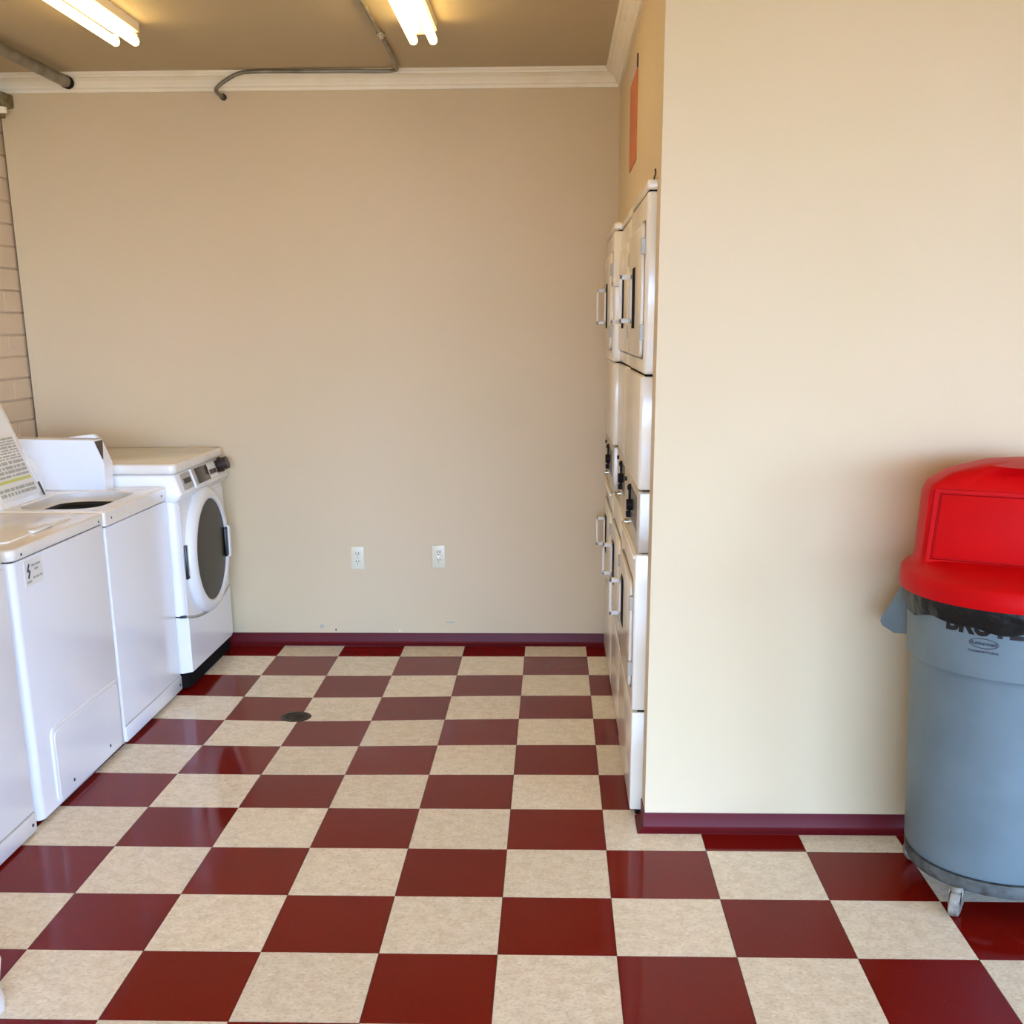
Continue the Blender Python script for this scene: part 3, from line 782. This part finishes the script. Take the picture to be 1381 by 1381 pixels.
# ------------------------------------------------------------------ ceiling: lights, pipe, conduit
def fixture(xc, y1, label, ln=1.22):
    y0 = y1-ln
    t = thing('fluorescent_light', (xc, (y0+y1)/2, 2.56), label, 'ceiling light', 'twin tube fluorescent ceiling lights')
    b = BM(); prism(b, [(xc-.052, ZC), (xc-.052, 2.622), (xc-.030, 2.610), (xc+.030, 2.610), (xc+.052, 2.622), (xc+.052, ZC)], 'y', y0, y1, 0); obj('housing', b, 'fixture', t, False)
    for s in (-1, 1):
        x = xc+s*.037
        b = BM(); cyl(b, (x, y0+.02, 2.588), (x, y1-.012, 2.588), .016, 16); tb = obj('tube', b, 'tube', t)
        for ye in (y0+.012, y1-.010):
            b = BM(); box(b, x-.011, x+.011, ye-.008, ye+.008, 2.575, 2.613, .002, 1); obj('lamp_holder', b, 'fixture', t)
    return t
fixture(-1.772, -.675, 'left twin tube fluorescent ceiling light above the washers')
fixture(-.658, -.640, 'right twin tube fluorescent ceiling light near the middle of the ceiling')

t = thing('ceiling_pipe', (-2.335, -1.9, 2.60), 'thick grey metal pipe under the ceiling running into the crown', 'pipe')
b = BM(); cyl(b, (-2.335, -4.2, 2.612), (-2.335, .16, 2.612), .024, 20); obj('pipe_run', b, 'steel', t)
b = BM(); cyl(b, (-2.335, .120, 2.612), (-2.335, .150, 2.612), .027, 20); obj('end_shade', b, 'gap', t)  # dark ring paints the shade where the pipe enters the crown

t = thing('electrical_conduit', (-.84, -.9, 2.63), 'thin bent metal conduit running from the ceiling along the crown', 'conduit')
path = [(-.835, -4.0, 2.645), (-.835, -2.0, 2.645), (-.838, -.6, 2.645), (-.845, -.1, 2.643), (-.850, .06, 2.640), (-.865, .105, 2.640), (-.91, .124, 2.640), (-1.05, .126, 2.642), (-1.25, .126, 2.643), (-1.48, .126, 2.644), (-1.56, .128, 2.638), (-1.62, .133, 2.612), (-1.662, .140, 2.586), (-1.672, .15, 2.572), (-1.662, .170, 2.560), (-1.655, .203, 2.555)]
b = BM(); tube(b, smooth_path(path, 6), .0085, 10); obj('conduit_run', b, 'steel', t)
b = BM(); cyl(b, (-.8385, -.54, 2.645), (-.8395, -.47, 2.645), .0115, 14); cp_ = obj('coupling', b, 'chrome', t)
b = BM(); box(b, -.856, -.822, -.50, -.485, 2.640, ZC, .001, 1); obj('strap', b, 'chrome', t)
b = BM(); cyl(b, (-1.655, .190, 2.555), (-1.655, .205, 2.555), .014, 14); obj('wall_fitting', b, 'drain', t)

t = thing('pipe_fitting', (-2.64, .14, 2.48), 'small old metal fitting in the top left ceiling corner', 'fitting')
b = BM(); box(b, -2.683, -2.612, .10, .20, 2.515, 2.572, .006, 2); obj('fitting_block', b, 'oldbox', t)
b = BM(); cyl(b, (-2.648, .15, 2.488), (-2.648, .15, 2.518), .022, 18); obj('ring', b, 'trim', t)
b = BM(); cyl(b, (-2.648, .15, 2.470), (-2.648, .15, 2.490), .012, 14); obj('stub', b, 'oldbox', t)

# ------------------------------------------------------------------ outlets, drain, bag
def outlet(xc, zc, label):
    t = thing('wall_outlet', (xc, YB-.003, zc), label, 'outlet', 'ivory duplex outlets on the back wall')
    b = BM(); box(b, xc-.033, xc+.033, YB-.006, YB, zc-.057, zc+.057, .003, 2); pl = obj('cover_plate', b, 'ivoryplate', t)
    for s in (-1, 1):
        z = zc+s*.0195
        b = BM(); prism(b, rrect(xc-.017, xc+.017, z-.0145, z+.0145, .008, 4), 'y', YB-.0085, YB-.005, .001, 1); rc = obj('receptacle', b, 'ivoryplate', t)
        for dx in (-.0065, .0065):
            b = BM(); box(b, xc+dx-.0016, xc+dx+.0016, YB-.0092, YB-.008, z-.001, z+.008); obj('slot', b, 'slot', rc, False)
        b = BM(); cyl(b, (xc, YB-.0092, z-.008), (xc, YB-.008, z-.008), .0026, 10); obj('ground_hole', b, 'slot', rc, False)
    screw(t, (xc, YB-.006, zc), .003, 'chrome', (0, 1, 0))
outlet(-1.138, .448, 'ivory wall outlet on the left, nearer the front loading machine')
outlet(-.734, .456, 'ivory wall outlet on the right, nearer the stacked dryers')

zd = dip(DR.x, DR.y)
t = thing('floor_drain', (DR.x, DR.y, zd), 'round dark metal floor drain grate among the tiles', 'drain')
DMx = Matrix.Translation((DR.x, DR.y, zd))
b = BM(); lathe(b, [(.050, .0005), (.050, .0035), (.060, .0035), (.0625, .001), (.0625, -.002)], 40, DMx); obj('ring', b, 'drain', t)
b = BM(); lathe(b, [(0, .0008), (.051, .0008)], 40, DMx); obj('pit', b, 'gap', t, False)
for k in range(-3, 4):
    y = k*.0135; w = math.sqrt(max(0, .052**2-y*y))
    b = BM(); box(b, -w, w, y-.0035, y+.0035, .0005, .0032, .0008, 1, DMx); obj('grate_bar', b, 'drain', t)

b = BM()
bmesh.ops.create_icosphere(b, subdivisions=4, radius=1.0)
for v in b.verts:
    p = v.co.copy()
    k = 1+.05*math.sin(p.x*5+p.z*7)+.045*math.sin(p.y*9+p.z*4+1)
    v.co = Vector((-1.689+p.x*.243*k, -3.08+p.y*.25*k, max(0.001, .085+p.z*.21*k)))
tag(obj('laundry_bag', b, 'cloth'), 'rounded white bundle just showing at the bottom left corner', 'bag')
fixture(-1.772, -2.75, 'twin tube fluorescent ceiling light over the washers, nearer the camera and out of view')
fixture(-.658, -2.75, 'twin tube fluorescent ceiling light mid ceiling, nearer the camera and out of view')
fixture(1.25, -2.9, 'twin tube fluorescent ceiling light over the right side, out of view')

# small scuffs and chips low on the back wall
for x, z, w, h, m in ((-1.264, .078, .006, .012, 'slot'), (-.94, .073, .007, .010, 'paper'), (-.685, .118, .045, .005, 'grey'), (-1.335, .095, .022, .018, 'grey')):
    b = BM(); prism(b, rrect(x-w/2, x+w/2, z-h/2, z+h/2, min(w, h)*.45, 3), 'y', YB-.0006, YB+.0004); obj('scuff', b, m, wb, False)
